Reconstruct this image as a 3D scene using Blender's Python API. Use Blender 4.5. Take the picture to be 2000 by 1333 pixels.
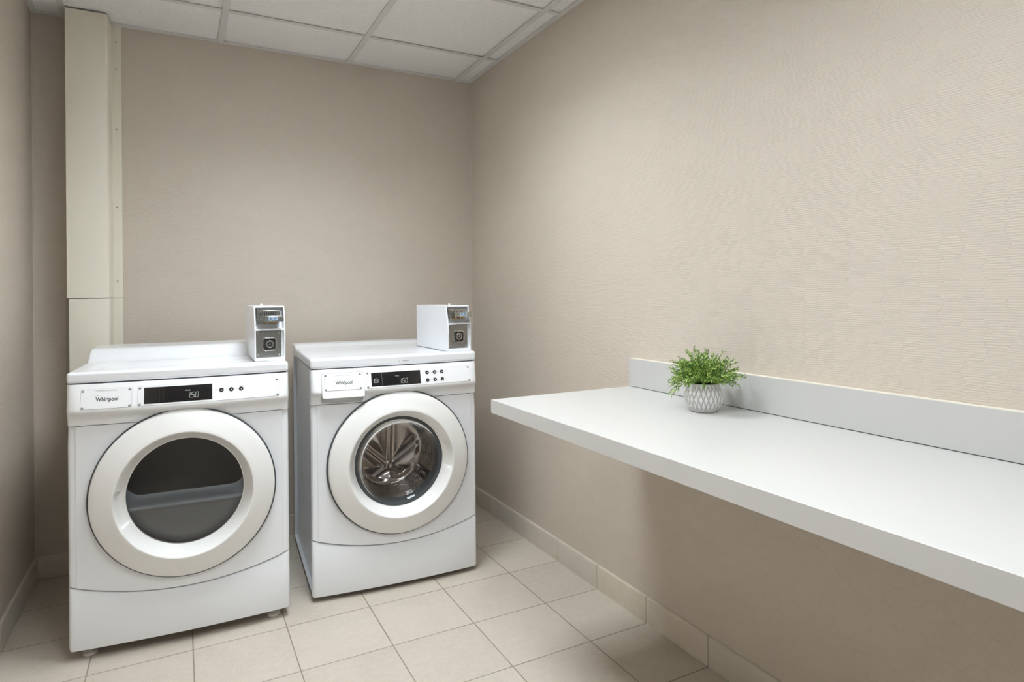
import bpy, bmesh, math, random
from mathutils import Vector, Matrix
random.seed(7)
for o in list(bpy.data.objects): bpy.data.objects.remove(o)
sc = bpy.context.scene
COL = sc.collection
PI = math.pi

# ------------------------------------------------------------------ camera
CAM = (-1.4903, -3.3100, 1.1997); YAW, PITCH, ROLL = .48652, .00220, -.00939
cd = bpy.data.cameras.new('camera'); cam = bpy.data.objects.new('camera', cd); COL.objects.link(cam)
cd.sensor_width = 36; cd.lens = 1225.16/2000*36; cd.shift_y = (569.96-666.5)/2000; cd.clip_start = .02
fw = Vector((math.sin(YAW)*math.cos(PITCH), math.cos(YAW)*math.cos(PITCH), math.sin(PITCH)))
rt = Vector((math.cos(YAW), -math.sin(YAW), 0)); up = rt.cross(fw)
r2 = rt*math.cos(ROLL)+up*math.sin(ROLL); u2 = -rt*math.sin(ROLL)+up*math.cos(ROLL)
cam.matrix_world = Matrix(((r2.x, u2.x, -fw.x, CAM[0]), (r2.y, u2.y, -fw.y, CAM[1]), (r2.z, u2.z, -fw.z, CAM[2]), (0, 0, 0, 1)))
sc.camera = cam

# ------------------------------------------------------------------ world, exposure, lamp strengths
w = bpy.data.worlds.new('world'); sc.world = w; w.use_nodes = True
w.node_tree.nodes['Background'].inputs[0].default_value = (.92, .97, 1, 1)
w.node_tree.nodes['Background'].inputs[1].default_value = .15
sc.view_settings.view_transform = 'Standard'; sc.view_settings.look = 'None'
sc.view_settings.gamma = 1; sc.view_settings.use_curve_mapping = False
sc.view_settings.exposure = 1.08
# ceiling troffers: x0, x1, y0, y1, strength (the grid cells they fill)
GX, GY, G, H, W = -.0916, -.3789, .6096, 2.4144, 2.0433
LIGHTS = [(GX-2*G, GX-G, GY-2*G, GY-G, 24.5), (GX-2*G, GX-G, GY-5*G, GY-3*G, 11.8)]
YF = -4.45      # wall behind the camera

# ------------------------------------------------------------------ helpers
def link(o, parent=None):
    COL.objects.link(o)
    if parent is not None: o.parent = parent
    return o
def obj(name, bm, mat, parent=None, smooth=None, bevel=None, segs=2, angle=35):
    bmesh.ops.recalc_face_normals(bm, faces=bm.faces)
    me = bpy.data.meshes.new(name); bm.to_mesh(me); bm.free()
    for m in (mat if isinstance(mat, (list, tuple)) else [mat]): me.materials.append(m)
    o = link(bpy.data.objects.new(name, me), parent)
    if bevel:
        b = o.modifiers.new('bevel', 'BEVEL'); b.width = bevel; b.segments = segs; b.limit_method = 'ANGLE'; b.angle_limit = math.radians(angle)
    if smooth is not None or bevel:
        me.shade_smooth()
        me.set_sharp_from_angle(angle=math.radians(smooth or 40))
    return o
def tag(o, label=None, cat=None, group=None, kind=None):
    for k, v in (('label', label), ('category', cat), ('group', group), ('kind', kind)):
        if v: o[k] = v
    return o
def box(bm, x0, x1, y0, y1, z0, z1, mi=0):
    v = [bm.verts.new((x, y, z)) for z in (z0, z1) for y in (y0, y1) for x in (x0, x1)]
    for f in ((0, 1, 3, 2), (4, 6, 7, 5), (0, 4, 5, 1), (2, 3, 7, 6), (0, 2, 6, 4), (1, 5, 7, 3)):
        bm.faces.new([v[i] for i in f]).material_index = mi
    return v
def lathe(bm, prof, n=64, c=(0, 0, 0), axis='Z', closed=False, fn=None, caps=False, mi=0):
    """prof: list of (radius, height); axis Z (height=z) or Y (height=y)"""
    rings = []
    for (r, h) in prof:
        ring = []
        for i in range(n):
            a = 2*PI*i/n; rr, hh = (r, h) if fn is None else fn(r, h, a)
            if axis == 'Z': p = (c[0]+rr*math.cos(a), c[1]+rr*math.sin(a), c[2]+hh)
            else: p = (c[0]+rr*math.cos(a), c[1]+hh, c[2]+rr*math.sin(a))
            ring.append(bm.verts.new(p))
        rings.append(ring)
    pairs = list(zip(rings, rings[1:])) + ([(rings[-1], rings[0])] if closed else [])
    for A, B in pairs:
        for i in range(n):
            bm.faces.new((A[i], A[(i+1) % n], B[(i+1) % n], B[i])).material_index = mi
    if caps:
        for R_ in (rings[0], rings[-1]): bm.faces.new(R_).material_index = mi
    return rings
def tube(bm, pts, r, n=8):
    rings = []
    for i, p in enumerate(pts):
        p = Vector(p); d = (Vector(pts[min(i+1, len(pts)-1)])-Vector(pts[max(i-1, 0)])).normalized()
        a = d.cross(Vector((.31, .17, .93))).normalized(); b = d.cross(a)
        rr = r[i] if isinstance(r, (list, tuple)) else r
        rings.append([bm.verts.new(p+a*rr*math.cos(2*PI*k/n)+b*rr*math.sin(2*PI*k/n)) for k in range(n)])
    for A, B in zip(rings, rings[1:]):
        for k in range(n): bm.faces.new((A[k], A[(k+1) % n], B[(k+1) % n], B[k]))
    for R_ in (rings[0], rings[-1]): bm.faces.new(R_)
def rrect(x0, x1, z0, z1, r, n=6):
    """outline of a rounded rectangle, counter-clockwise"""
    P = []
    for cx, cz, a0 in ((x1-r, z1-r, 0), (x0+r, z1-r, 90), (x0+r, z0+r, 180), (x1-r, z0+r, 270)):
        for k in range(n+1):
            a = math.radians(a0+90*k/n); P.append((cx+r*math.cos(a), cz+r*math.sin(a)))
    return P
def slab(bm, outline, f, y0, y1, mi=0):
    """extrude a 2-D outline (x,z) between depths y0 and y1; f maps (x,y,z) to a point"""
    A = [bm.verts.new(f(x, y0, z)) for x, z in outline]; B = [bm.verts.new(f(x, y1, z)) for x, z in outline]
    n = len(A)
    bm.faces.new(A).material_index = mi; bm.faces.new(B).material_index = mi
    for i in range(n): bm.faces.new((A[i], A[(i+1) % n], B[(i+1) % n], B[i])).material_index = mi
def idf(x, y, z): return (x, y, z)

# ------------------------------------------------------------------ materials
def mat(name, col, rough=.5, metal=0, coat=0, spec=.5, emit=None, es=1, bump=None):
    m = bpy.data.materials.new(name); m.use_nodes = True; nt = m.node_tree; b = nt.nodes['Principled BSDF']
    b.inputs['Base Color'].default_value = (*col, 1); b.inputs['Roughness'].default_value = rough
    b.inputs['Metallic'].default_value = metal; b.inputs['Coat Weight'].default_value = coat
    b.inputs['Specular IOR Level'].default_value = spec
    if emit: b.inputs['Emission Color'].default_value = (*emit, 1); b.inputs['Emission Strength'].default_value = es
    # faint procedural unevenness in the gloss, so that nothing is a dead flat surface
    if bump is not None:
        tc = nt.nodes.new('ShaderNodeTexCoord'); n = nt.nodes.new('ShaderNodeTexNoise'); n.inputs['Scale'].default_value = bump[0]
        bu = nt.nodes.new('ShaderNodeBump'); bu.inputs['Strength'].default_value = bump[1]; bu.inputs['Distance'].default_value = .002
        nt.links.new(tc.outputs['Object'], n.inputs['Vector']); nt.links.new(n.outputs['Fac'], bu.inputs['Height']); nt.links.new(bu.outputs['Normal'], b.inputs['Normal'])
    return m
class NT:
    """tiny node-building helper"""
    def __init__(s, m): s.t = m.node_tree; s.b = s.t.nodes['Principled BSDF']
    def n(s, k, **kw):
        o = s.t.nodes.new('ShaderNode'+k)
        for a, v in kw.items(): setattr(o, a, v)
        return o
    def put(s, sock, v):
        if isinstance(v, bpy.types.NodeSocket): s.t.links.new(v, sock)
        else: sock.default_value = v
    def m(s, op, a, b=0., c=0., clamp=False):
        o = s.n('Math', operation=op, use_clamp=clamp); s.put(o.inputs[0], a); s.put(o.inputs[1], b); s.put(o.inputs[2], c); return o.outputs[0]
    def mix(s, f, a, b):
        o = s.n('Mix', data_type='RGBA'); s.put(o.inputs[0], f); s.put(o.inputs[6], a); s.put(o.inputs[7], b); return o.outputs[2]
    def smooth(s, v, a, b, lo=0., hi=1.):
        o = s.n('MapRange', interpolation_type='SMOOTHSTEP'); s.put(o.inputs[0], v); s.put(o.inputs[1], a); s.put(o.inputs[2], b); s.put(o.inputs[3], lo); s.put(o.inputs[4], hi); return o.outputs[0]
    def noise(s, vec, scale, detail=2., rough=.5):
        o = s.n('TexNoise'); s.put(o.inputs['Vector'], vec); o.inputs['Scale'].default_value = scale; o.inputs['Detail'].default_value = detail; o.inputs['Roughness'].default_value = rough; return o.outputs['Fac']
    def xyz(s, v):
        o = s.n('SeparateXYZ'); s.put(o.inputs[0], v); return o.outputs
    def vec(s, x, y, z=0.):
        o = s.n('CombineXYZ'); s.put(o.inputs[0], x); s.put(o.inputs[1], y); s.put(o.inputs[2], z); return o.outputs[0]
    def white(s, v):
        o = s.n('TexWhiteNoise'); s.put(o.inputs['Vector'], v); return o.outputs['Value']
    def bump(s, h, dist, strength=1.):
        o = s.n('Bump'); o.inputs['Distance'].default_value = dist; o.inputs['Strength'].default_value = strength; s.put(o.inputs['Height'], h); s.t.links.new(o.outputs[0], s.b.inputs['Normal'])

WALLC = (.600, .527, .450)
def wallpaper():
    m = mat('wallpaper_hexagon', WALLC, .55, spec=.35); k = NT(m)
    pos = k.n('NewGeometry').outputs['Position']; p = k.xyz(pos)
    a = k.m('ADD', k.m('ADD', p[0], p[1]), 20.0); b = k.m('ADD', p[2], 2.0)
    S = .0288; RX, RY = 3*S, math.sqrt(3)*S
    def cell(off):
        ax = k.m('SUBTRACT', k.m('FLOORED_MODULO', k.m('SUBTRACT', a, off*RX/2), RX), RX/2)
        by = k.m('SUBTRACT', k.m('FLOORED_MODULO', k.m('SUBTRACT', b, off*RY/2), RY), RY/2)
        return ax, by, k.m('ADD', k.m('MULTIPLY', ax, ax), k.m('MULTIPLY', by, by))
    x1, y1, d1 = cell(0); x2, y2, d2 = cell(1)
    sel = k.m('LESS_THAN', d1, d2)
    def pick(u, v): return k.m('ADD', k.m('MULTIPLY', sel, u), k.m('MULTIPLY', k.m('SUBTRACT', 1., sel), v))
    gx, gy = pick(x1, x2), pick(y1, y2)
    idx, idy = k.m('SUBTRACT', a, gx), k.m('SUBTRACT', b, gy)
    ax, ay = k.m('ABSOLUTE', gx), k.m('ABSOLUTE', gy)
    hd = k.m('MAXIMUM', ay, k.m('ADD', k.m('MULTIPLY', ax, .8660), k.m('MULTIPLY', ay, .5)))
    edge = k.m('SUBTRACT', .8660*S, hd)
    rid = k.vec(k.m('ROUND', k.m('MULTIPLY', idx, 200.)), k.m('ROUND', k.m('MULTIPLY', idy, 200.)))
    rnd = k.white(rid)
    wob = k.noise(k.vec(k.m('MULTIPLY', a, 18.), k.m('MULTIPLY', b, 50.)), 1., 2.)
    ph = k.m('ADD', k.m('MULTIPLY', b, 2*PI/.0056), k.m('ADD', k.m('MULTIPLY', rnd, 6.28), k.m('MULTIPLY', wob, 7.)))
    rib = k.m('MULTIPLY', k.m('SINE', ph), .5)
    streak = k.noise(k.vec(k.m('MULTIPLY', a, 28.), k.m('MULTIPLY', b, 420.)), 1., 2.)
    amp = k.smooth(k.noise(k.vec(k.m('MULTIPLY', a, 9.), k.m('MULTIPLY', b, 14.), rnd), 1., 2.), .32, .68, .25, 1.15)
    h = k.m('ADD', k.m('MULTIPLY', k.m('MULTIPLY', rib, amp), 1.0), k.m('MULTIPLY', streak, 1.3))
    jit = k.noise(k.vec(k.m('MULTIPLY', a, 25.), k.m('MULTIPLY', b, 330.)), 1., 1.)
    groove = k.smooth(k.m('ADD', edge, k.m('MULTIPLY', k.m('SUBTRACT', jit, .5), .0035)), -.0002, .0016)
    h = k.m('ADD', k.m('MULTIPLY', h, groove), k.m('MULTIPLY', groove, .18))
    k.bump(h, .00042, .8)
    fine = k.noise(k.vec(k.m('MULTIPLY', a, 60.), k.m('MULTIPLY', b, 900.)), 1., 1.)
    t = k.m('ADD', k.m('MULTIPLY', fine, .14), k.m('ADD', k.m('MULTIPLY', rnd, .015), k.m('ADD', k.m('MULTIPLY', groove, .05), .82)))  # groove lines also darkened in the colour, as painted shade
    o = k.n('VectorMath', operation='SCALE'); o.inputs[0].default_value = WALLC; k.put(o.inputs['Scale'], k.m('MULTIPLY', t, 1.06))
    k.put(k.b.inputs['Base Color'], o.outputs[0])
    return m
def floor_tile():
    m = mat('floor_tile', (.6, .55, .48), .38, spec=.4); k = NT(m)
    p = k.xyz(k.n('NewGeometry').outputs['Position']); T = .30188
    u = k.m('ADD', k.m('DIVIDE', k.m('ADD', p[0], .25281), T), 40.); v = k.m('ADD', k.m('DIVIDE', k.m('ADD', p[1], .61799), T), 40.)
    def ed(q): f = k.m('FRACT', q); return k.m('MINIMUM', f, k.m('SUBTRACT', 1., f))
    e = k.m('MULTIPLY', k.m('MINIMUM', ed(u), ed(v)), T)
    wn = k.noise(k.vec(p[0], p[1]), 9., 2.)
    g = k.smooth(k.m('ADD', e, k.m('MULTIPLY', wn, .0012)), .0018, .0032)
    rnd = k.white(k.vec(k.m('FLOOR', u), k.m('FLOOR', v)))
    pv = k.vec(p[0], p[1]); 
    speck = k.smooth(k.noise(pv, 400., 3., .6), .53, .62)
    patch = k.smooth(k.noise(pv, 7., 2.), .35, .75)
    mott = k.noise(pv, 45., 4., .65)
    c = k.mix(mott, (.47, .410, .340, 1), (.62, .555, .475, 1))
    c = k.mix(k.m('MULTIPLY', rnd, .35), c, (.64, .58, .50, 1))
    c = k.mix(k.m('MULTIPLY', speck, k.m('ADD', k.m('MULTIPLY', patch, .55), .12)), c, (.25, .215, .175, 1))
    gc = k.mix(k.noise(pv, 5., 2.), (.20, .165, .13, 1), (.36, .30, .245, 1))
    k.put(k.b.inputs['Base Color'], k.mix(g, gc, c))
    k.put(k.b.inputs['Roughness'], k.m('ADD', k.m('MULTIPLY', g, -.38), .85))
    k.bump(k.m('ADD', g, k.m('MULTIPLY', mott, .25)), .0012, .7)
    return m
def base_tile():
    m = mat('base_tile', (.52, .46, .38), .4, spec=.4); k = NT(m)
    pos = k.n('NewGeometry').outputs['Position']
    ri = k.n('NewGeometry').outputs['Random Per Island']
    c = k.mix(k.noise(pos, 25., 4., .6), (.56, .485, .395, 1), (.70, .62, .52, 1))
    c = k.mix(k.m('MULTIPLY', ri, .7), c, (.56, .53, .47, 1))
    k.put(k.b.inputs['Base Color'], c); return m
def ceiling_mat():
    m = mat('ceiling_panel', (.74, .73, .71), .9, spec=.1); k = NT(m)
    p = k.n('NewGeometry').outputs['Position']
    n1 = k.noise(p, 240., 3., .7); n2 = k.noise(p, 60., 3., .6)
    pit = k.smooth(n1, .33, .45)
    k.put(k.b.inputs['Base Color'], k.mix(pit, (.70, .69, .68, 1), k.mix(n2, (.84, .835, .825, 1), (.92, .915, .905, 1))))
    k.bump(k.m('ADD', pit, n2), .0012, .6); return m
def pot_mat():
    m = mat('pot_glaze', (.78, .77, .75), .5); k = NT(m)
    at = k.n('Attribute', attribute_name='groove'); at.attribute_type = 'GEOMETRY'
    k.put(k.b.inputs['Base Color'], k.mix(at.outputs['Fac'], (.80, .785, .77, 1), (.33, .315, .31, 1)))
    return m
def leaf_mat():
    m = mat('leaf', (.15, .3, .05), .45, spec=.4); k = NT(m)
    g = k.n('NewGeometry'); ri = g.outputs['Random Per Island']
    r = k.n('ValToRGB'); k.put(r.inputs[0], ri); e = r.color_ramp.elements
    e[0].position = 0; e[0].color = (.045, .12, .035, 1); e[1].position = 1; e[1].color = (.66, .80, .26, 1)
    for pz, c in ((.35, (.12, .26, .045, 1)), (.7, (.36, .54, .09, 1))): x = e.new(pz); x.color = c
    k.put(k.b.inputs['Base Color'], r.outputs[0]); k.b.inputs['Subsurface Weight'].default_value = .0
    k.b.inputs['Transmission Weight'].default_value = 0
    return m
def pane(name, tint, ior=1.45, rough=.02, clear=1.0):
    """clear pane: mixes see-through and mirror by the Fresnel law"""
    m = bpy.data.materials.new(name); m.use_nodes = True; t = m.node_tree; t.nodes.clear()
    o = t.nodes.new('ShaderNodeOutputMaterial'); mx = t.nodes.new('ShaderNodeMixShader'); tr = t.nodes.new('ShaderNodeBsdfTransparent')
    gl = t.nodes.new('ShaderNodeBsdfGlossy'); fr = t.nodes.new('ShaderNodeFresnel')
    tr.inputs[0].default_value = (*tint, 1); gl.inputs['Roughness'].default_value = rough; fr.inputs[0].default_value = ior
    t.links.new(fr.outputs[0], mx.inputs[0]); t.links.new(tr.outputs[0], mx.inputs[1]); t.links.new(gl.outputs[0], mx.inputs[2]); t.links.new(mx.outputs[0], o.inputs[0])
    return m
def brushed(name, col, rough, scale=90, metal=1.):
    m = mat(name, col, rough, metal); k = NT(m); tc = k.n('TexCoord').outputs['Object']
    n = k.noise(tc, scale, 3.)
    k.put(k.b.inputs['Roughness'], k.m('ADD', k.m('MULTIPLY', n, .2), rough-.08))
    k.put(k.b.inputs['Base Color'], k.mix(n, tuple(c*.75 for c in col)+(1,), tuple(min(1, c*1.15) for c in col)+(1,))); return m
def drum_holes():
    m = mat('drum_steel_perforated', (.55, .52, .49), .22, 1.); k = NT(m)
    uv = k.xyz(k.n('UVMap').outputs[0])
    fu = k.m('SUBTRACT', k.m('FRACT', k.m('MULTIPLY', uv[0], 130.)), .5)
    row = k.m('FLOOR', k.m('MULTIPLY', uv[1], 15.))
    fu = k.m('SUBTRACT', k.m('FRACT', k.m('ADD', k.m('MULTIPLY', uv[0], 130.), k.m('MULTIPLY', row, .5))), .5)
    fv = k.m('SUBTRACT', k.m('FRACT', k.m('MULTIPLY', uv[1], 15.)), .5)
    d = k.m('SQRT', k.m('ADD', k.m('MULTIPLY', fu, fu), k.m('MULTIPLY', fv, fv)))
    hole = k.smooth(d, .24, .32)
    k.put(k.b.inputs['Base Color'], k.mix(hole, (.03, .03, .03, 1), (.60, .57, .54, 1))); k.put(k.b.inputs['Metallic'], hole)
    k.bump(hole, .001, .8); return m

M = dict(
    wall=wallpaper(), floor=floor_tile(), base=base_tile(), ceil=ceiling_mat(),
    tee=mat('ceiling_tee', (.68, .68, .66), .5, bump=(40, .05)),
    grout=mat('grout', (.26, .22, .18), .9, bump=(200, .3)),
    caulk=mat('caulk', (.62, .56, .48), .5, bump=(60, .1)),
    enamel=mat('white_enamel', (.84, .86, .89), .26, coat=.35, bump=(3, .04)),
    door=mat('door_plastic', (.83, .825, .81), .30, coat=.2, bump=(3, .04)),
    panelw=mat('white_panel_plastic', (.87, .88, .90), .32, coat=.15, bump=(3, .03)),
    plate=mat('white_plate', (.88, .885, .905), .4, bump=(80, .02)),
    line=mat('grey_print', (.28, .28, .30), .6, bump=(80, .02)),
    print=mat('dark_print', (.06, .06, .065), .6, bump=(80, .02)),
    black=mat('black_rubber', (.018, .019, .021), .4, bump=(60, .1)),
    seal=mat('grey_seal', (.06, .068, .075), .55, bump=(40, .1)),
    gap=mat('dark_gap', (.03, .03, .03), .8, bump=(40, .1)),
    screen=mat('display_glass', (.012, .012, .013), .12, coat=.5, bump=(3, .02)),
    lit=mat('lit_segment', (.2, .22, .2), .4, emit=(.80, .88, .80), es=.22, bump=(3, .02)),
    litdim=mat('lit_caption', (.2, .2, .2), .4, emit=(.75, .78, .75), es=.2, bump=(3, .02)),
    steel=brushed('screw_steel', (.42, .42, .43), .32, 300),
    vault=brushed('vault_steel', (.34, .335, .32), .38, 160),
    chrome=brushed('slide_chrome', (.46, .45, .42), .26, 200),
    brass=brushed('slide_brass', (.45, .32, .17), .35, 200),
    label=mat('price_label', (.42, .58, .78), .5, bump=(80, .02)),
    drum=mat('drum_steel', (.46, .42, .40), .2, 1., bump=(9, .12)), holes=drum_holes(),
    liner=mat('dryer_liner', (.44, .45, .46), .5, bump=(20, .1)),
    ledge=mat('dryer_ledge', (.62, .68, .75), .22, coat=.5, bump=(20, .05)),
    dark=mat('cavity_lining', (.20, .185, .17), .6, bump=(20, .1)),
    dglass=pane('tinted_door_glass', (.90, .91, .92)), wglass=pane('clear_door_glass', (.93, .93, .93), 1.33),
    lam=mat('white_laminate', (.56, .55, .53), .33, bump=(30, .02)), lamedge=mat('laminate_edge', (.62, .61, .59), .45, bump=(30, .02)),
    lamtop=mat('cream_edge_band', (.78, .73, .64), .5, bump=(30, .02)),
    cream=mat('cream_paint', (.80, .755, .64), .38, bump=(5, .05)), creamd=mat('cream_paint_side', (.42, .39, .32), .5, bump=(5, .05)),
    pot=pot_mat(), leaf=leaf_mat(), stem=mat('stem', (.16, .22, .06), .6, bump=(80, .1)), soil=mat('soil', (.05, .04, .03), .9, bump=(150, .8)),
    foot=mat('levelling_foot', (.62, .58, .55), .5, bump=(30, .1)),
    louver=mat('louver_aluminium', (.45, .45, .45), .35, bump=(60, .05)),
    emit=None)
em = bpy.data.materials.new('light_diffuser'); em.use_nodes = True

# ------------------------------------------------------------------ room shell
def plane_struct(name, pts, m):
    bm = bmesh.new(); bm.faces.new([bm.verts.new(p) for p in pts])
    me = bpy.data.meshes.new(name); bm.to_mesh(me); bm.free(); me.materials.append(m)
    return tag(link(bpy.data.objects.new(name, me)), kind='structure')
def struct_box(name, b, m, **kw):
    bm = bmesh.new(); box(bm, *b); return tag(obj(name, bm, m, **kw), kind='structure')
struct_box('floor', (-W-.1, .1, YF-.1, .1, -.05, 0), M['floor'])
struct_box('wall_back', (-W-.1, .1, 0, .1, 0, H+.15), M['wall'])
struct_box('wall_right', (0, .1, YF, 0, 0, H+.15), M['wall'])
struct_box('wall_left', (-W-.1, -W, YF, 0, 0, H+.15), M['wall'])
bm = bmesh.new()      # wall behind the camera, with an added opening that lets in fill light
box(bm, -W-.1, -W+.20, YF-.1, YF, 0, H+.15); box(bm, -.30, .1, YF-.1, YF, 0, H+.15); box(bm, -W+.20, -.30, YF-.1, YF, 2.2, H+.15)
tag(obj('wall_front', bm, M['wall']), kind='structure')
# ceiling: panels a few millimetres above the faces of the tees
xs = [0, GX, GX-G, GX-2*G, GX-3*G, -W]; ys = [0]+[GY-i*G for i in range(7)]+[YF]
bm = bmesh.new(); inl = .0135
for i in range(len(xs)-1):
    for j in range(len(ys)-1):
        X0, X1, Y0, Y1 = xs[i+1], xs[i], ys[j+1], ys[j]
        if any(X0 >= a-.01 and X1 <= b+.01 and Y0 >= c-.01 and Y1 <= d+.01 for a, b, c, d, s in LIGHTS): continue
        box(bm, X0+.002, X1-.002, Y0+.002, Y1-.002, H+.007, H+.022)
ceil = tag(obj('ceiling', bm, M['ceil']), kind='structure')
bm = bmesh.new()
for x in xs[1:-1]: box(bm, x-.013, x+.013, YF, 0, H, H+.004); box(bm, x-.001, x+.001, YF, 0, H+.004, H+.03)
for y in ys[1:-1]:
    e = [0, *xs[1:-1], -W]
    for a, b in zip(e, e[1:]): box(bm, b+.0131, a-.0131 if a else 0, y-.012, y+.012, H+.0008, H+.004)
obj('ceiling_grid', bm, M['tee'], ceil)
bm = bmesh.new()
box(bm, -.022, 0, YF, 0, H-.001, H+.006); box(bm, -W, -W+.022, YF, 0, H-.001, H+.006)
box(bm, -W+.022, -.022, -.022, 0, H-.001, H+.006); box(bm, -W+.022, -.022, YF, YF+.022, H-.001, H+.006)
obj('wall_angle', bm, M['tee'], ceil)
struct_box('trim_1', (-W-.1, .1, YF-.1, .1, H+.15, H+.2), M['gap'])   # slab above the hung ceiling
struct_box('trim_2', (-.0035, 0, -.0035, 0, .0, H-.002), M['caulk'])
struct_box('trim_3', (-W, -W+.003, -.003, 0, .0, H-.002), M['caulk'])
# tiled baseboards
HB, TB, T = .0965, .010, .30188
def baseboard(name, axis, side, joints, fixed):
    bm = bmesh.new()
    for a, b in zip(joints, joints[1:]):
        lo, hi = min(a, b)+.0012, max(a, b)-.0012
        # rounded top edge profile
        prof = [(0, 0.0), (TB, 0.0), (TB, HB-.006), (TB*.82, HB-.002), (TB*.5, HB), (0, HB)]
        A, B = [], []
        for d, z in prof:
            for lst, q in ((A, lo), (B, hi)):
                if axis == 'y': lst.append(bm.verts.new((fixed+side*d, q, z)))
                else: lst.append(bm.verts.new((q, fixed+side*d, z)))
        n = len(prof); bm.faces.new(A); bm.faces.new(B)
        for i in range(n): bm.faces.new((A[i], A[(i+1) % n], B[(i+1) % n], B[i]))
    o = tag(obj(name, bm, M['base'], smooth=50), kind='structure')
    bm = bmesh.new(); a, b = min(joints), max(joints)
    x0, x1 = sorted((fixed, fixed+side*(TB-.0025)))
    if axis == 'y': box(bm, x0, x1, a, b, 0, HB-.004)
    else: box(bm, a, b, x0, x1, 0, HB-.004)
    obj('grout', bm, M['grout'], o)
B0 = -.61799
jr = [-TB-.001]+[B0+T]+[B0-i*T for i in range(0, 13) if B0-i*T > YF]+[YF]
baseboard('baseboard_right', 'y', -1, jr, 0)
baseboard('baseboard_left', 'y', 1, jr, -W)
jb = [-W]+[x for x in [-.25281-i*T for i in range(5, -1, -1)]]+[0]
baseboard('baseboard_back', 'x', -1, jb, 0)

# ------------------------------------------------------------------ ceiling lights
t = em.node_tree; t.nodes.clear()
o_ = t.nodes.new('ShaderNodeOutputMaterial'); e_ = t.nodes.new('ShaderNodeEmission'); e_.inputs[0].default_value = (.88, .95, 1.0, 1)
oi = t.nodes.new('ShaderNodeObjectInfo'); sep = t.nodes.new('ShaderNodeSeparateColor'); ml = t.nodes.new('ShaderNodeMath'); ml.operation = 'MULTIPLY'; ml.inputs[1].default_value = 30
t.links.new(oi.outputs['Color'], sep.inputs[0]); t.links.new(sep.outputs[0], ml.inputs[0]); t.links.new(ml.outputs[0], e_.inputs[1]); t.links.new(e_.outputs[0], o_.inputs[0])
wh = ['square recessed ceiling light nearest the washer and dryer', 'long recessed ceiling light near the camera, above the middle of the floor']
for (x0, x1, y0, y1, s), lb in zip(LIGHTS, wh):
    e = bpy.data.objects.new('ceiling_light', None); link(e); e.location = ((x0+x1)/2, (y0+y1)/2, H+.03); tag(e, lb, 'light')
    cx, cy = e.location.x, e.location.y; z = -.03
    bm = bmesh.new(); hx, hy = (x1-x0)/2-.004, (y1-y0)/2-.004
    for b in ((-hx, hx, -hy, -hy+.03), (-hx, hx, hy-.03, hy), (-hx, -hx+.03, -hy+.03, hy-.03), (hx-.03, hx, -hy+.03, hy-.03)): box(bm, *b, z+.005, z+.115)
    obj('frame', bm, M['tee'], e)
    bm = bmesh.new(); nx_ = 3; ny_ = round(3*hy/hx); ax_, ay_ = hx-.03, hy-.03
    for i in range(1, nx_): q = -ax_+2*ax_*i/nx_; box(bm, q-.002, q+.002, -ay_, ay_, z+.006, z+.085)
    for i in range(1, ny_): q = -ay_+2*ay_*i/ny_; box(bm, -ax_, ax_, q-.002, q+.002, z+.0065, z+.0845)
    obj('louver', bm, M['louver'], e)
    bm = bmesh.new(); box(bm, -hx+.03, hx-.03, -hy+.03, hy-.03, z+.095, z+.101)
    d = obj('diffuser', bm, em, e); d.color = (s/30, 0, 0, 1)

# ------------------------------------------------------------------ pipe chase cover in the corner
px = bpy.data.objects.new('pipe_cover', None); link(px); px.location = (-1.83, -.06, 0)
tag(px, 'tall cream painted metal pipe cover running up the back wall behind the left machine', 'pipe cover')
def chase(name, z0, z1, xl, xr, yf, ch=.012):
    bm = bmesh.new(); ox, oy = -1.83, -.06
    # plan outline: left flange, left side, front with a small rounded corner, right side, right flange
    P = [(xl, -.001), (xl, yf), (xr-ch, yf), (xr-ch*.3, yf+ch*.35), (xr, yf+ch), (xr+.004, -.004), (xr+.040, -.004), (xr+.040, -.001)]
    A = [bm.verts.new((x-ox, y-oy, z0)) for x, y in P]; B = [bm.verts.new((x-ox, y-oy, z1)) for x, y in P]
    n = len(P); bm.faces.new(A); bm.faces.new(B)
    for i in range(n): bm.faces.new((A[i], A[(i+1) % n], B[(i+1) % n], B[i]))
    return obj(name, bm, M['cream'], px, smooth=40)
ZS = 1.196
c1 = chase('upper_cover', ZS, H-.002, -1.9085, -1.757, -.128)
c2 = chase('lower_cover', .30, ZS-.003, -1.902, -1.757, -.124)
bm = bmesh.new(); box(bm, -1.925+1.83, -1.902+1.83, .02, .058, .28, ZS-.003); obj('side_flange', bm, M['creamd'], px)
for z in (2.34, 2.22, 1.95, 1.6, 1.27):
    bm = bmesh.new(); lathe(bm, [(.004, 0), (.0035, -.002), (.0001, -.0025)], 12, (-1.737+1.83, .0555, z), 'Y', caps=False)
    obj('screw', bm, M['steel'], c1 if z > ZS else c2, smooth=40)

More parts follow.
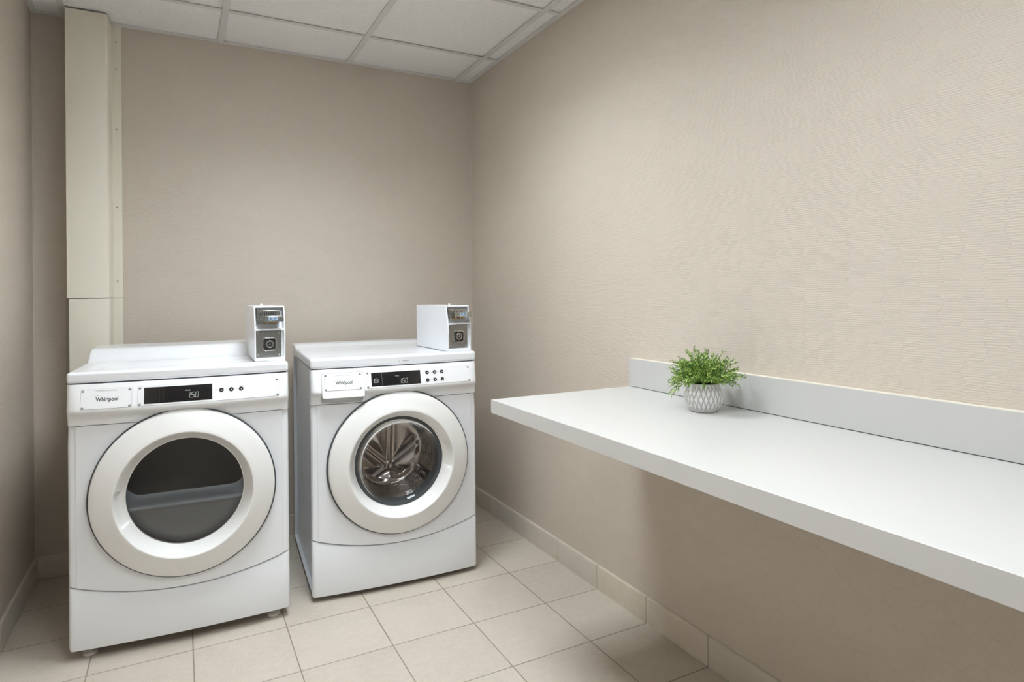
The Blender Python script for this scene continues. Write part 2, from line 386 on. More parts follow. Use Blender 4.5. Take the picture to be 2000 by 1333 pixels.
# ------------------------------------------------------------------ wall counter
YC0, YC1, ZC, XF = -1.453, -3.75, .850, -.590
ct = bpy.data.objects.new('wall_counter', None); link(ct); ct.location = (0, YC0, ZC)
tag(ct, 'long white laminate counter with backsplash fixed along the right wall', 'counter')
bm = bmesh.new(); box(bm, XF+.0012, -.002, YC1-YC0, -.0012, -.043, 0); obj('countertop', bm, M['lam'], ct, bevel=.0008, segs=1)
bm = bmesh.new(); box(bm, XF, XF+.0011, YC1-YC0, 0, -.043, -.0008); box(bm, XF+.0011, -.002, -.0012, 0, -.043, -.0008)
obj('edge_band', bm, M['lamedge'], ct)
bm = bmesh.new(); box(bm, -.021, -.001, YC1-YC0, 0, .0022, .103); bs = obj('backsplash', bm, M['lam'], ct)
bm = bmesh.new(); box(bm, -.021, -.001, YC1-YC0, 0, .103, .1045); obj('edge_band', bm, M['lamtop'], bs)
bm = bmesh.new(); box(bm, -.0195, -.003, YC1-YC0, -.004, 0, .0022); obj('joint_line', bm, M['seal'], bs)
# steel brackets that hold the counter to the wall, tucked up below it
for yy in (-.55, -1.35, -2.05):
    bm = bmesh.new(); box(bm, -.40, -.001, yy-.015, yy+.015, -.048, -.043); obj('bracket', bm, M['lamedge'], ct)

# ------------------------------------------------------------------ text and segments
def text(name, s, size, m, parent, f, align='CENTER', bold=False, ext=.0003, shear=0, xs=1.):
    """flat lettering mapped through f(x, z) -> point; the glyphs are turned into mesh"""
    cu = bpy.data.curves.new('t', 'FONT'); cu.body = s; cu.size = size; cu.align_x = align; cu.align_y = 'CENTER'; cu.shear = shear; cu.resolution_u = 3
    if bold: cu.offset = size*.022
    to = bpy.data.objects.new('t', cu); COL.objects.link(to)
    bpy.context.view_layer.update()
    me = bpy.data.meshes.new_from_object(to.evaluated_get(bpy.context.evaluated_depsgraph_get()))
    bpy.data.objects.remove(to); me.name = name
    for v in me.vertices: v.co = Vector(f(v.co.x*xs, v.co.y))
    me.materials.clear(); me.materials.append(m)
    return link(bpy.data.objects.new(name, me), parent)
SEG = {'1': 'bc', '5': 'afgcd', '0': 'abcdef'}
def seven(bm, s, x, z, w_, h_, f, y=-.0004, sh=.14, th=.0012):
    def q(x0, x1, z0, z1):
        bm.faces.new([bm.verts.new(f(x+a+b*sh, y, z+b)) for a, b in ((x0, z0), (x1, z0), (x1, z1), (x0, z1))])
    for ch in s:
        if ch == '.': q(-.0012, .0006, 0, .0018); x += .0014; continue
        for g in SEG[ch]:
            if g == 'a': q(th*.6, w_-th*.6, h_-th, h_)
            if g == 'd': q(th*.6, w_-th*.6, 0, th)
            if g == 'g': q(th*.6, w_-th*.6, h_/2-th/2, h_/2+th/2)
            if g == 'f': q(0, th, h_/2+.0003, h_-th*.5)
            if g == 'e': q(0, th, th*.5, h_/2-.0003)
            if g == 'b': q(w_-th, w_, h_/2+.0003, h_-th*.5)
            if g == 'c': q(w_-th, w_, th*.5, h_/2-.0003)
        x += w_+.0028

# ------------------------------------------------------------------ the machines
MW = .686
def bow(x): q = (x-MW/2)/(MW/2); return -.017*(1-q*q)
def fy(x, step=True):
    e = min(x, MW-x)
    y = .012*max(0, 1-e/.010)**2 + bow(x)
    if step and e > .024: y -= .0025
    return y
def xsamples(x0, x1, n=36, extra=()):
    s = {round(x0+(x1-x0)*i/n, 5) for i in range(n+1)} | {round(e, 5) for e in extra if x0 <= e <= x1}
    return sorted(s)
EDG = (.001, .003, .006, .010, .0238, .0242, MW-.0242, MW-.0238, MW-.010, MW-.006, MW-.003, MW-.001)
def seamz(x): q = (x-MW/2)/(MW/2); return .193+.056*q*q

def machine(kind, loc, rz, zb, dz, ltop):
    washer = kind == 'washer'; MD = .69 if washer else .655
    root = bpy.data.objects.new('washing_machine' if washer else 'tumble_dryer', None); link(root)
    root.location = (loc[0], loc[1], 0); root.rotation_euler = (0, 0, rz)
    P = root
    DC = (.347, 0, .521+dz)            # door centre
    # --- cabinet: hollow shell with embossed sides
    bm = bmesh.new(); z0, z1 = zb+.004, .912+dz
    for s, X in ((-1, .003), (1, MW-.003)):
        vs = [bm.verts.new((X, y, z)) for y, z in ((.012, z0), (MD, z0), (MD, z1), (.012, z1))]
        f = bm.faces.new(vs if s == 1 else vs[::-1])
        f.normal_update()
        if f.normal.x*s < 0: f.normal_flip()
        for th, dp in ((.055, 0), (.016, -.007), (.055, 0), (.018, -.007)):
            bmesh.ops.inset_region(bm, faces=[f], thickness=th, depth=dp, use_even_offset=True)
    # inner return walls, back and base, kept clear of the embossing
    box(bm, .003, MW-.003, MD-.004, MD, z0, z1); box(bm, .003, MW-.003, .014, MD, z0, z0+.003); box(bm, .003, MW-.003, .014, MD, z1-.003, z1)
    me_bevel = None
    cab = obj('cabinet', bm, M['enamel'], P, bevel=.004, segs=3, angle=20)
    # dark backing strips; their colour stands in for shade in the seams
    bm = bmesh.new(); box(bm, .006, .03, .014, .03, z0, z1); box(bm, MW-.03, MW-.006, .014, .03, z0, z1); box(bm, .03, MW-.03, .010, .03, .17, .272+dz*0); box(bm, .03, MW-.03, .010, .03, .755+dz, .79+dz)
    obj('seam_shade_backing', bm, M['gap'], P)
    # --- toe panel
    bm = bmesh.new(); X = xsamples(0, MW, 40, EDG); rows = []
    for x in X:
        zt = seamz(x)+dz-.0020; y = fy(x, False); e = min(x, MW-x); zz = zb+.006*max(0, 1-e/.012)**2
        prof = [(y+.018, zz), (y+.004, zz), (y+.001, zz+.0015), (y, zz+.005), (y, zt-.007), (y+.0018, zt-.0025), (y+.006, zt), (y+.018, zt)]
        rows.append([bm.verts.new((x, a, b)) for a, b in prof])
    for A, B in zip(rows, rows[1:]):
        for i in range(7): bm.faces.new((A[i], A[i+1], B[i+1], B[i]))
    obj('toe_panel', bm, M['enamel'], P, smooth=50)
    # --- front panel with round opening
    bm = bmesh.new(); top = .7735+dz; XA = .0242
    def outline(a):
        """intersection of a ray from the door centre with the panel's edge"""
        c, s = math.cos(a), math.sin(a); lo, hi = .2, .6
        def inside(r):
            x, z = DC[0]+r*c, DC[2]+r*s
            return XA < x < MW-XA and z < top and z > seamz(x)+dz+.0026
        for _ in range(40):
            m = (lo+hi)/2
            if inside(m): lo = m
            else: hi = m
        return lo
    angs = [2*PI*i/160 for i in range(160)]
    for cx, cz in ((XA, top), (MW-XA, top), (XA, seamz(XA)+dz+.0026), (MW-XA, seamz(XA)+dz+.0026)): angs.append(math.atan2(cz-DC[2], cx-DC[0]) % (2*PI))
    angs = sorted(set(round(a, 6) for a in angs)); rings = []
    for a in angs:
        R1 = outline(a); c, s = math.cos(a), math.sin(a); r0 = .262; R_ = min(R1, 9)
        rs = [r0, .285, .295] if R_ > .31 else [r0, r0+.3*(R_-r0), r0+.6*(R_-r0)]
        for k in range(1, 9): rs.append(rs[2]+(R_-rs[2])*k/8)
        ring = []
        for r in rs: x, z = DC[0]+r*c, DC[2]+r*s; ring.append(bm.verts.new((x, fy(x), z)))
        x, z = DC[0]+R_*c, DC[2]+R_*s; ring.append(bm.verts.new((x, fy(x)+.010, z)))
        rings.append(ring)
    for A, B in zip(rings, rings[1:]+rings[:1]):
        for i in range(len(A)-1): bm.faces.new((A[i], A[i+1], B[i+1], B[i]))
    for flip in (0, 1):     # flat margins outside the vertical creases
        cols_ = []
        for x in (.0005, .002, .004, .007, .010, .0236, .0242):
            X_ = MW-x if flip else x; zz = seamz(X_)+dz+.0026; yy = fy(X_) if x < .024 else fy(MW/2 if 0 else (XA+.0001 if not flip else MW-XA-.0001))
            cols_.append([bm.verts.new((X_, yy+(.010 if k in (0, 9) else 0), zz+(top-zz)*min(8, max(0, k-1))/8)) for k in range(10)])
        for A, B in zip(cols_, cols_[1:]):
            for k in range(9): bm.faces.new((A[k], A[k+1], B[k+1], B[k]))
    obj('front_panel', bm, M['enamel'], P, smooth=30)
    # --- control console, swept along x
    bm = bmesh.new(); D0, D1 = .0385, .2005
    X = xsamples(0, MW, 40, EDG+((D0-.0002, D0+.0002, D0+.0010, D0+.0025, D0+.0045, D0+.007, D0+.010, D0+.0135, D1-.0135, D1-.010, D1-.007, D1-.0045, D1-.0025, D1-.0010, D1-.0002, D1+.0002) if washer else ()))
    rows = []
    for x in X:
        e = min(x, MW-x); k = min(1, .55+.45*min(1, e/.03)); b = fy(x, False)
        if washer and D0 < x < D1:
            e2 = min(x-D0, D1-x); q_ = .0155*(1-math.sqrt(max(0, 1-(1-min(1, e2/.0155))**2)))
            prof = [(.020, .775), (0, .7755), (-.0005, .779+q_), (.006, .780+q_), (.010, .783+q_*.95), (.013, min(.802, .788+q_*.8)), (.015, .8035), (-.018, .8045), (-.0265, .808), (-.0272, .815), (-.0280, .822), (-.0265, .834), (-.0058, .909), (-.0045, .9115), (.030, .9115)]
        else:
            prof = [(.020, .775), (0, .7755), (-.0005, .780), (-.001, .789), (-.003, .797), (-.007, .804), (-.013, .810), (-.020, .8145), (-.0255, .8185), (-.0278, .823), (-.0280, .828), (-.0265, .834), (-.0058, .909), (-.0045, .9115), (.030, .9115)]
        rows.append([bm.verts.new((x, (a*k if a < 0 else a)+b, z+dz)) for a, z in prof])
    for A, B in zip(rows, rows[1:]):
        for i in range(len(A)-1): bm.faces.new((A[i], A[i+1], B[i+1], B[i]))
    bm.faces.new(rows[0]); bm.faces.new(rows[-1])
    obj('console', bm, M['panelw'], P, smooth=38)
    def F(x, y, z):      # point on the leaning console face; y < 0 stands proud of it
        return (x, -.0265+(z-.834)*(.0207/.075)+bow(x)+y, z+dz)
    def plate(name, x0, x1, z0, z1, m, parent, y0=-.0012, y1=.002, n=8, r=.003):
        bm = bmesh.new(); P0 = rrect(x0, x1, z0, z1, r, 3); Q = []
        for i, p in enumerate(P0):     # add points along the long sides so that the plate follows the bow
            q = P0[(i+1) % len(P0)]; Q.append(p)
            if abs(q[0]-p[0]) > .02: Q += [(p[0]+(q[0]-p[0])*k/n, p[1]+(q[1]-p[1])*k/n) for k in range(1, n)]
        # strips between upper and lower edge keep the faces planar
        top_ = sorted({round(p[0], 6) for p in Q})
        def zr(x):
            lo, hi = z0, z1
            for a, c in ((x-x0, 0), (x1-x, 0)):
                if a < r: d = r-math.sqrt(max(0, r*r-(r-a)**2)); lo, hi = z0+d, z1-d
            return lo, hi
        cols = []
        for x in top_:
            lo, hi = zr(x); cols.append([bm.verts.new(F(x, yy, zz)) for yy, zz in ((y1, lo), (y0, lo), (y0, hi), (y1, hi))])
        for A, B in zip(cols, cols[1:]):
            for i in range(4): bm.faces.new((A[i], A[(i+1) % 4], B[(i+1) % 4], B[i]))
        bm.faces.new(cols[0]); bm.faces.new(cols[-1])
        return obj(name, bm, m, parent, smooth=40)
    zo = -.001 if washer else 0
    nx = .006 if washer else 0
    if washer:
        plate('drawer_gap_shade', D0-.0002, D1+.0002, .8045, .8985, M['line'], P, -.0004, .003, r=.008)  # larger grey plate; its colour stands in for the shaded gap
        drw = plate('detergent_drawer', D0+.0010, D1-.0010, .8035, .8973, M['panelw'], P, -.0028, .003, r=.008)
        yp = -.0028
        bm = bmesh.new(); box(bm, .180, .188, -.013, .004, .7985+dz, .8045+dz); obj('drawer_latch', bm, M['black'], P)
    else: yp = 0
    def outlined(name, x0, x1, z0, z1, y=0):
        pl = plate(name, x0, x1, z0, z1, M['plate'], P, y-.0013, y+.002)
        plate('edge_line', x0-.0005, x1+.0005, z0-.0009, z1+.0003, M['line'], pl, y-.0005, y+.002)
        return pl
    def screw(x, z, parent, y=-.0013, r=.0042):
        bm = bmesh.new(); lathe(bm, [(r, 0), (r*.95, -.0010), (r*.6, -.0022), (r*.25, -.0024), (.0002, -.0015)], 12, F(x, y, z), 'Y')
        obj('screw', bm, M['steel'], parent, smooth=50)
    npl = outlined('name_plate', .042+nx*1.2, .187+nx*.5, .832, .8955, yp)
    for x, z in ((.0475+nx, .8895), (.181+nx*.6, .8895), (.0475+nx, .8365), (.181+nx*.6, .8365)): screw(x, z, npl, yp-.0013)
    def FT(cx, cz, y): return lambda a, b: F(cx+a, y, cz+b)
    text('brand_lettering', 'Whirlpool', .0178, M['print'], npl, FT(.1165+nx, .861+zo, yp-.0016), bold=True, xs=.86)
    bm = bmesh.new()   # the swoosh over the W
    pts = [(.1165+nx-.034+.030*math.sin(t_*1.6+.1)-.004, .8715+zo+.0034*math.cos((t_-.45)*3.0)) for t_ in [i/10 for i in range(11)]]
    for (a, b), (c, d) in zip(pts, pts[1:]): bm.faces.new([bm.verts.new(F(u, yp-.0016, v)) for u, v in ((a, b-.0003), (c, d-.0003), (c, d+.0003), (a, b+.0003))])
    obj('brand_swoosh', bm, M['line'], npl)
    text('caption', 'COMMERCIAL LAUNDRY', .0048, M['line'], npl, FT(.114+nx, .8885+zo, yp-.0016), xs=1.15)
    mpl = outlined('face_plate', .204+nx, .651, .832, .8955)
    for x, z in ((.2105+nx*.7, .8895), (.2105+nx*.7, .8365), (.644, .8895), (.646, .8365)): screw(x, z, mpl)
    scr = plate('display', .2225+nx, .430, .8375, .8905, M['screen'], P, -.0019, .001, r=.0008)
    ds = 0 if not washer else -.012
    rd = bmesh.new(); seven(rd, '1.50', .3500+ds, .8485+ds*.35, .0095, .0185, F, -.0023); obj('readout', rd, M['lit'], scr)
    text('caption', 'PRICE', .0062, M['litdim'], scr, FT(.3535+(-.021 if washer else 0), .8735, -.0023))
    if washer:
        bm = bmesh.new(); box_f = lambda x0, x1, z0, z1: bm.faces.new([bm.verts.new(F(a, -.0023, b)) for a, b in ((x0, z0), (x1, z0), (x1, z1), (x0, z1))])
        box_f(.2705, .2711, .838, .890); obj('divider_line', bm, M['line'], scr)
        bm = bmesh.new(); cx, cz = .2475, .8600
        for b in ((-.008, .008, -.0085, -.0068), (-.008, -.0062, -.0085, .006), (.0062, .008, -.0085, .006), (-.008, -.002, .0045, .006), (-.003, .004, .0065, .0082), (-.0030, -.0015, -.004, .004), (.0020, .0035, -.004, .001), (-.0030, .0035, .0, .0014)):
            box_f(cx+b[0], cx+b[1], cz+b[2], cz+b[3])
        obj('program_icon', bm, M['litdim'], scr)
    else:
        for xx in (.268, .2805):
            bm = bmesh.new(); bm.faces.new([bm.verts.new(F(a, -.0022, b)) for a, b in ((xx, .838), (xx+.0006, .838), (xx+.0006, .890), (xx, .890))]); obj('divider_line', bm, M['seal'], scr)
    # push buttons joined by a thin printed line
    rowsz = (.8670,) if not washer else (.8790, .8490)
    for ri, zr_ in enumerate(rowsz):
        for bx in (.4595, .4915, .5235):
            bm = bmesh.new(); c = F(bx, -.0013, zr_)
            lathe(bm, [(.0074, .001), (.0074, -.0022), (.0062, -.0036), (.0045, -.0038), (.0034, -.0030), (.0002, -.0030)], 20, c, 'Y')
            bt = obj('button', bm, M['black'], mpl, smooth=40)
            bm = bmesh.new(); c = F(bx+.0010, -.0044, zr_-.0005)
            lathe(bm, [(.0021, 0), (.0016, -.0006), (.0002, -.0007)], 12, c, 'Y'); obj('button_mark', bm, M['plate'], bt)
        for a, b in ((.4695, .4815), (.5015, .5135), (.5335, .540)):
            bm = bmesh.new(); bm.faces.new([bm.verts.new(F(u, -.0016, v)) for u, v in ((a, zr_-.0003), (b, zr_-.0003), (b, zr_+.0003), (a, zr_+.0003))])
            obj('printed_line', bm, M['line'], mpl)
    if not washer:
        bm = bmesh.new(); c = F(.4415, -.0015, .866); lathe(bm, [(.0038, 0), (.0045, 0)], 20, c, 'Y'); obj('printed_ring', bm, M['line'], mpl)
    # --- top lid
    bm = bmesh.new(); zt, zl = ltop, .9150+dz
    def sm(t_): t_ = max(0, min(1, t_)); return t_*t_*(3-2*t_)
    y_a, y_b, rise = ((.50, .62, .015) if washer else (.34, .45, .046))
    def hz(x, y):
        d = sm((x-.045)/.03)*sm((MW-.045-x)/.03)*sm((y-.055)/.03)*sm((y_a-.02-y)/.03)
        return zt+rise*sm((y-y_a)/(y_b-y_a))-.002*d
    X = xsamples(-.0005, MW+.0005, 30, (.04, .05, .06, .07, .08, MW-.04, MW-.05, MW-.06, MW-.07, MW-.08)); Y = [0, .012, .03, .05, .06, .07, .08, .1, .15, .2, .25, .3]+[.31+.012*i for i in range(26)]+[MD-.03, MD+.003]
    Y = sorted(set(round(v, 4) for v in Y if v < MD-.025 or v > MD))
    def ly(x, y): return y+(-.005+bow(x)*.6)*(1-min(1, y/.1)) if y < .1 else y
    Gd = [[bm.verts.new((x, ly(x, y), hz(x, y))) for y in Y] for x in X]
    Gb = [[bm.verts.new((x, ly(x, y), zl)) for y in Y] for x in X]
    for i in range(len(X)-1):
        for j in range(len(Y)-1):
            bm.faces.new((Gd[i][j], Gd[i+1][j], Gd[i+1][j+1], Gd[i][j+1])); bm.faces.new((Gb[i][j], Gb[i][j+1], Gb[i+1][j+1], Gb[i+1][j]))
    for i in range(len(X)-1):
        for j in (0, -1): bm.faces.new((Gd[i][j], Gb[i][j], Gb[i+1][j], Gd[i+1][j]))
    for j in range(len(Y)-1):
        for i in (0, -1): bm.faces.new((Gd[i][j], Gb[i][j], Gb[i][j+1], Gd[i][j+1]))
    lid = obj('top_lid', bm, M['enamel'], P, bevel=.009, segs=4, angle=55); lid.data.shade_smooth()
    if washer:
        f_ = lambda a, b: (.374+a, bow(.374)*.6-.0058, .9315+dz+b)
        text('lid_lettering', 'Whirlpool', .0068, M['line'], lid, f_, bold=True)
        bm = bmesh.new(); lathe(bm, [(.0010, 0), (.0020, 0)], 14, (.348, bow(.345)*.6-.0058, .9300+dz), 'Y'); obj('lid_emblem', bm, M['line'], lid)
    # --- door ring
    bm = bmesh.new()
    prof = [(.188, .004), (.280, .004), (.2855, -.008), (.2872, -.022), (.2868, -.030), (.2835, -.0365), (.277, -.0405), (.262, -.0465), (.243, -.053), (.226, -.0595), (.2175, -.0625), (.2145, -.0628), (.2120, -.0615), (.2085, -.0560), (.2035, -.0460), (.1985, -.0360), (.1935, -.0255), (.1885, -.0150), (.1855, -.0095), (.1830, -.0085), (.1825, .004)]
    def notch(r, h, a):
        if not (.186 < r < .2125) or h > -.005: return r, h
        d = math.degrees(a)
        c_, hw = ((188, 18) if not washer else (4, 17))
        dd = abs((d-c_+180) % 360-180)
        k = sm((hw-dd)/2.5)
        t_ = (.2125-r)/(.2125-.186)
        w_ = math.sin(PI*min(1, max(0, t_)))**.7
        return r+.006*k*w_, h+.012*k*w_
    lathe(bm, prof, 180, DC, 'Y', closed=True, fn=notch)
    dr = obj('door', bm, M['door'], P, smooth=30)
    bm = bmesh.new(); lathe(bm, [(.272, .006), (.2885, .006), (.2920, -.004), (.2920, -.0225), (.2900, -.0238), (.272, -.0238)], 120, DC, 'Y', closed=True)
    obj('door_gap_shade', bm, M['seal'], dr, smooth=40)  # dark ring painted in for the shaded gap between door and panel
    if washer:
        # glass bowl, gasket tube, perforated drum and its pressed steel back
        bm = bmesh.new(); lathe(bm, [(.1700, -.002), (.164, .006), (.150, .018), (.128, .029), (.100, .037), (.06, .042), (.0005, .044)], 96, DC, 'Y')
        obj('door_glass', bm, M['wglass'], dr, smooth=60)
        bm = bmesh.new(); lathe(bm, [(.1832, -.0065), (.1795, -.0060), (.1700, -.0020), (.1695, .003), (.1830, .003)], 120, DC, 'Y', closed=True); obj('glass_rim', bm, M['seal'], dr, smooth=40)
        bm = bmesh.new(); lathe(bm, [(.1842, .002), (.186, .030), (.180, .045), (.174, .050), (.171, .058), (.200, .066), (.262, .066), (.262, .004)], 96, DC, 'Y')
        obj('gasket', bm, M['seal'], P, smooth=40)
        bm = bmesh.new(); uvl = bm.loops.layers.uv.new('UVMap'); n = 120; prof = [(.178, .060), (.178, .075), (.172, .10), (.163, .135), (.152, .165), (.146, .180)]
        rings = [[bm.verts.new((DC[0]+r*math.cos(2*PI*i/n), y, DC[2]+r*math.sin(2*PI*i/n))) for i in range(n)] for r, y in prof]
        for j in range(len(prof)-1):
            for i in range(n):
                f = bm.faces.new((rings[j][i], rings[j][(i+1) % n], rings[j+1][(i+1) % n], rings[j+1][i]))
                for lp, (a, b) in zip(f.loops, ((i, j), (i+1, j), (i+1, j+1), (i, j+1))): lp[uvl].uv = (a/n, b/(len(prof)-1))
        drum = obj('drum', bm, M['holes'], P, smooth=60)
        # three lifting paddles on the drum wall
        for a0 in (205, 325, 85):
            bm = bmesh.new(); a0 = math.radians(a0); rws = []
            for j, (r, y) in enumerate(((.175, .08), (.170, .105), (.161, .14), (.150, .168))):
                hh = (.010, .026, .028, .012)[j]; row = []
                for w_, q in ((-.13, 0), (-.07, .75), (-.03, 1), (.03, 1), (.07, .75), (.13, 0)):
                    rr = r+.001-hh*q; row.append(bm.verts.new((DC[0]+rr*math.cos(a0+w_), y, DC[2]+rr*math.sin(a0+w_))))
                rws.append(row)
            for A, B in zip(rws, rws[1:]):
                for i in range(5): bm.faces.new((A[i], A[i+1], B[i+1], B[i]))
            obj('paddle', bm, M['drum'], drum, smooth=60)
        bm = bmesh.new(); n, m_ = 144, 34; rings = []; hx_, hz_ = .006, -.072
        rays = [math.radians(v) for v in (138, 88, 34, -30, 212)]
        for j in range(m_+1):
            r = .146*(1-j/m_)+.0002; ring = []
            for i in range(n):
                a = 2*PI*i/n; x, z = r*math.cos(a), r*math.sin(a)
                dx, dz_ = x-hx_, z-hz_; d = math.hypot(dx, dz_); th = math.atan2(dz_, dx)
                rim = sm((.146-r)/.022)
                best = min(abs((th-q+PI) % (2*PI)-PI) for q in rays)*d
                ridge = math.exp(-(best/.010)**2)*sm(d/.03)*rim
                puff = (1-math.exp(-(best/.034)**2))*sm(d/.05)*rim
                hub = math.exp(-(d/.020)**4)
                y = .180+.004*(1-rim)+.030*rim-.009*ridge-.024*puff-.010*hub
                ring.append(bm.verts.new((DC[0]+x, y, DC[2]+z)))
            rings.append(ring)
        for A, B in zip(rings, rings[1:]):
            for i in range(n): bm.faces.new((A[i], A[(i+1) % n], B[(i+1) % n], B[i]))
        obj('drum_back', bm, M['drum'], drum, smooth=80)
        bm = bmesh.new(); lathe(bm, [(.143, .174), (.147, .176), (.149, .181), (.146, .184)], 96, DC, 'Y', closed=True); obj('drum_rim', bm, M['chrome'], drum, smooth=80)
        bm = bmesh.new(); lathe(bm, [(.262, .066), (.262, .42), (.001, .42)], 48, DC, 'Y'); obj('outer_tub', bm, M['dark'], P, smooth=40)
    else:
        bm = bmesh.new(); lathe(bm, [(.1828, -.007), (.0005, -.0075)], 96, DC, 'Y')
        obj('door_glass', bm, M['dglass'], dr, smooth=60)
        bm = bmesh.new(); lathe(bm, [(.1832, -.004), (.184, .004), (.190, .050), (.262, .056)], 96, DC, 'Y'); obj('inner_ring', bm, M['dark'], P, smooth=40)
        # inside: grey lower bulkhead with a rounded ledge, open dark cavity above
        bm = bmesh.new(); cx = DC[0]
        rws = []
        for i in range(25):
            x = cx-.20+.40*i/24; q = (x-cx)/.2
            c = .010*abs(q)**4
            prof = [(.022, .30), (.026, .455+c*0), (.020, .4605), (.0145, .466)]
            rws.append([bm.verts.new((x, a, z)) for a, z in prof])
        for A, B in zip(rws, rws[1:]):
            for k in range(3): bm.faces.new((A[k], A[k+1], B[k+1], B[k]))
        obj('lower_bulkhead', bm, M['liner'], P, smooth=60)
        bm = bmesh.new(); rws = []
        for i in range(33):
            x = cx-.19+.38*i/32; e = .19-abs(x-cx); lift = .030*max(0, 1-e/.045)**2
            prof = [(.0145, .466), (.010, .470), (.0085, .4745), (.0115, .480), (.020, .485), (.032, .4895+lift*.7), (.043, .496+lift), (.050, .503+lift), (.052, .508+lift), (.060, .508+lift)]
            rws.append([bm.verts.new((x, a, z)) for a, z in prof])
        for A, B in zip(rws, rws[1:]):
            for k in range(9): bm.faces.new((A[k], A[k+1], B[k+1], B[k]))
        obj('lint_ledge', bm, M['ledge'], P, smooth=60)
        bm = bmesh.new(); lathe(bm, [(.262, .056), (.262, .20), (.22, .22), (.001, .23)], 64, DC, 'Y'); obj('drum', bm, M['dark'], P, smooth=40)
    # --- levelling feet
    for fx, fyy in ((.055, .105 if washer else .040), (MW-.055, .105 if washer else .040), (.055, MD-.06), (MW-.055, MD-.06)):
        bm = bmesh.new(); lathe(bm, [(.0001, 0), (.019, 0), (.022, .003), (.022, .009), (.017, .013), (.007, .014), (.007, zb+.006)], 24, (fx, fyy, 0))
        obj('foot', bm, M['foot'], P, smooth=40)
    # --- coin meter box at the rear right of the lid
    if washer: bx, by, br, bw, bd, bh = .571, .025, .070, .109, .385, .1965
    else: bx, by, br, bw, bd, bh = .574, .064, .042, .110, .375, .2065
    zb2 = ltop+.0005; c, s = math.cos(br), math.sin(br)
    def C(x, y, z): return (bx+c*x-s*y, by+s*x+c*y, zb2+z)
    mid = .118; lean = .024; th = .0045
    def front(z): return 0 if z < mid else lean*(z-mid)/(bh-mid)
    bm = bmesh.new()
    # shell as a thick-walled frame: front outline and recessed fronts built of strips
    zl_ = [0, .016, mid-.004, mid+.004, bh-.006, bh]
    def quad(*p): bm.faces.new([bm.verts.new(C(*q)) for q in p])
    for z_a, z_b in ((0, mid), (mid, bh)):
        quad((0, front(z_a), z_a), (0, bd, z_a), (0, bd, z_b), (0, front(z_b), z_b))
        quad((bw, front(z_a), z_a), (bw, bd, z_a), (bw, bd, z_b), (bw, front(z_b), z_b))
        for xx, ww in ((0, th), (bw-th, bw)):
            quad((xx, front(z_a), z_a), (ww, front(z_a), z_a), (ww, front(z_b), z_b), (xx, front(z_b), z_b))
    quad((0, bd, 0), (bw, bd, 0), (bw, bd, bh), (0, bd, bh)); quad((0, lean, bh), (bw, lean, bh), (bw, bd, bh), (0, bd, bh)); quad((0, 0, 0), (bw, 0, 0), (bw, bd, 0), (0, bd, 0))
    rL, rU = .012, .030     # depth of the lower and of the upper recess
    for z_a, z_b in ((0, .012), (mid-.003, mid+.003), (bh-.005, bh)):
        quad((th, front(z_a), z_a), (bw-th, front(z_a), z_a), (bw-th, front(z_b), z_b), (th, front(z_b), z_b))
    for z_a, z_b, dpt in ((.012, mid-.003, rL), (mid+.003, bh-.005, rU)):
        fa, fb = front(z_a), front(z_b)
        quad((th, dpt+fa, z_a), (bw-th, dpt+fa, z_a), (bw-th, dpt+fb, z_b), (th, dpt+fb, z_b))
        for xx in (th, bw-th): quad((xx, fa, z_a), (xx, dpt+fa, z_a), (xx, dpt+fb, z_b), (xx, fb, z_b))
        quad((th, fa, z_a), (bw-th, fa, z_a), (bw-th, dpt+fa, z_a), (th, dpt+fa, z_a))
        quad((th, fb, z_b), (bw-th, fb, z_b), (bw-th, dpt+fb, z_b), (th, dpt+fb, z_b))
    bmesh.ops.remove_doubles(bm, verts=bm.verts, dist=1e-5)
    cb = obj('coin_box', bm, M['enamel'], P, bevel=.0012, segs=2, angle=50)
    def sub(name, m, build, **kw):
        bm = bmesh.new(); build(bm)
        for v in bm.verts: v.co = Vector(C(*v.co))
        return obj(name, bm, m, cb, **kw)
    # vault door: square plate, raised rounded collar, lock barrel
    vx0, vx1, vz0, vz1 = .0065, bw-.014, .014, mid-.005; vc = ((vx0+vx1)/2+.002, (vz0+vz1)/2-.001)
    sub('vault_door', M['vault'], lambda b: box(b, vx0, vx1, .008, .0115, vz0, vz1), bevel=.0008)
    def collar(b):
        for (h_, r_, y0, y1) in ((.026, .011, .0045, .008), ):
            o1 = rrect(vc[0]-h_, vc[0]+h_, vc[1]-h_, vc[1]+h_, r_, 5); o2 = rrect(vc[0]-h_+.004, vc[0]+h_-.004, vc[1]-h_+.004, vc[1]+h_-.004, r_-.002, 5)
            R4 = [[b.verts.new((p[0], y, p[1])) for p in o] for o, y in ((o1, y1), (o1, y0+.001), (o2, y0), (o2, y1))]
            for A, B in zip(R4, R4[1:]):
                for i in range(len(A)): b.faces.new((A[i], A[(i+1) % len(A)], B[(i+1) % len(A)], B[i]))
    sub('vault_collar', M['chrome'], collar, smooth=50)
    sub('vault_recess', M['gap'], lambda b: slab(b, rrect(vc[0]-.022, vc[0]+.022, vc[1]-.022, vc[1]+.022, .009, 4), idf, .0076, .0082))
    def lockf(b):
        lathe(b, [(.0140, .0076), (.0140, .0010), (.0120, .0), (.0090, .0005), (.0080, .0035), (.0035, .0035), (.0035, .0010), (.0003, .0010)], 24, (vc[0]+.001, 0, vc[1]), 'Y')
    sub('lock', M['chrome'], lockf, smooth=40)
    sub('keyhole', M['black'], lambda b: lathe(b, [(.0080, .0030), (.0036, .0028)], 20, (vc[0]+.001, 0, vc[1]), 'Y'))
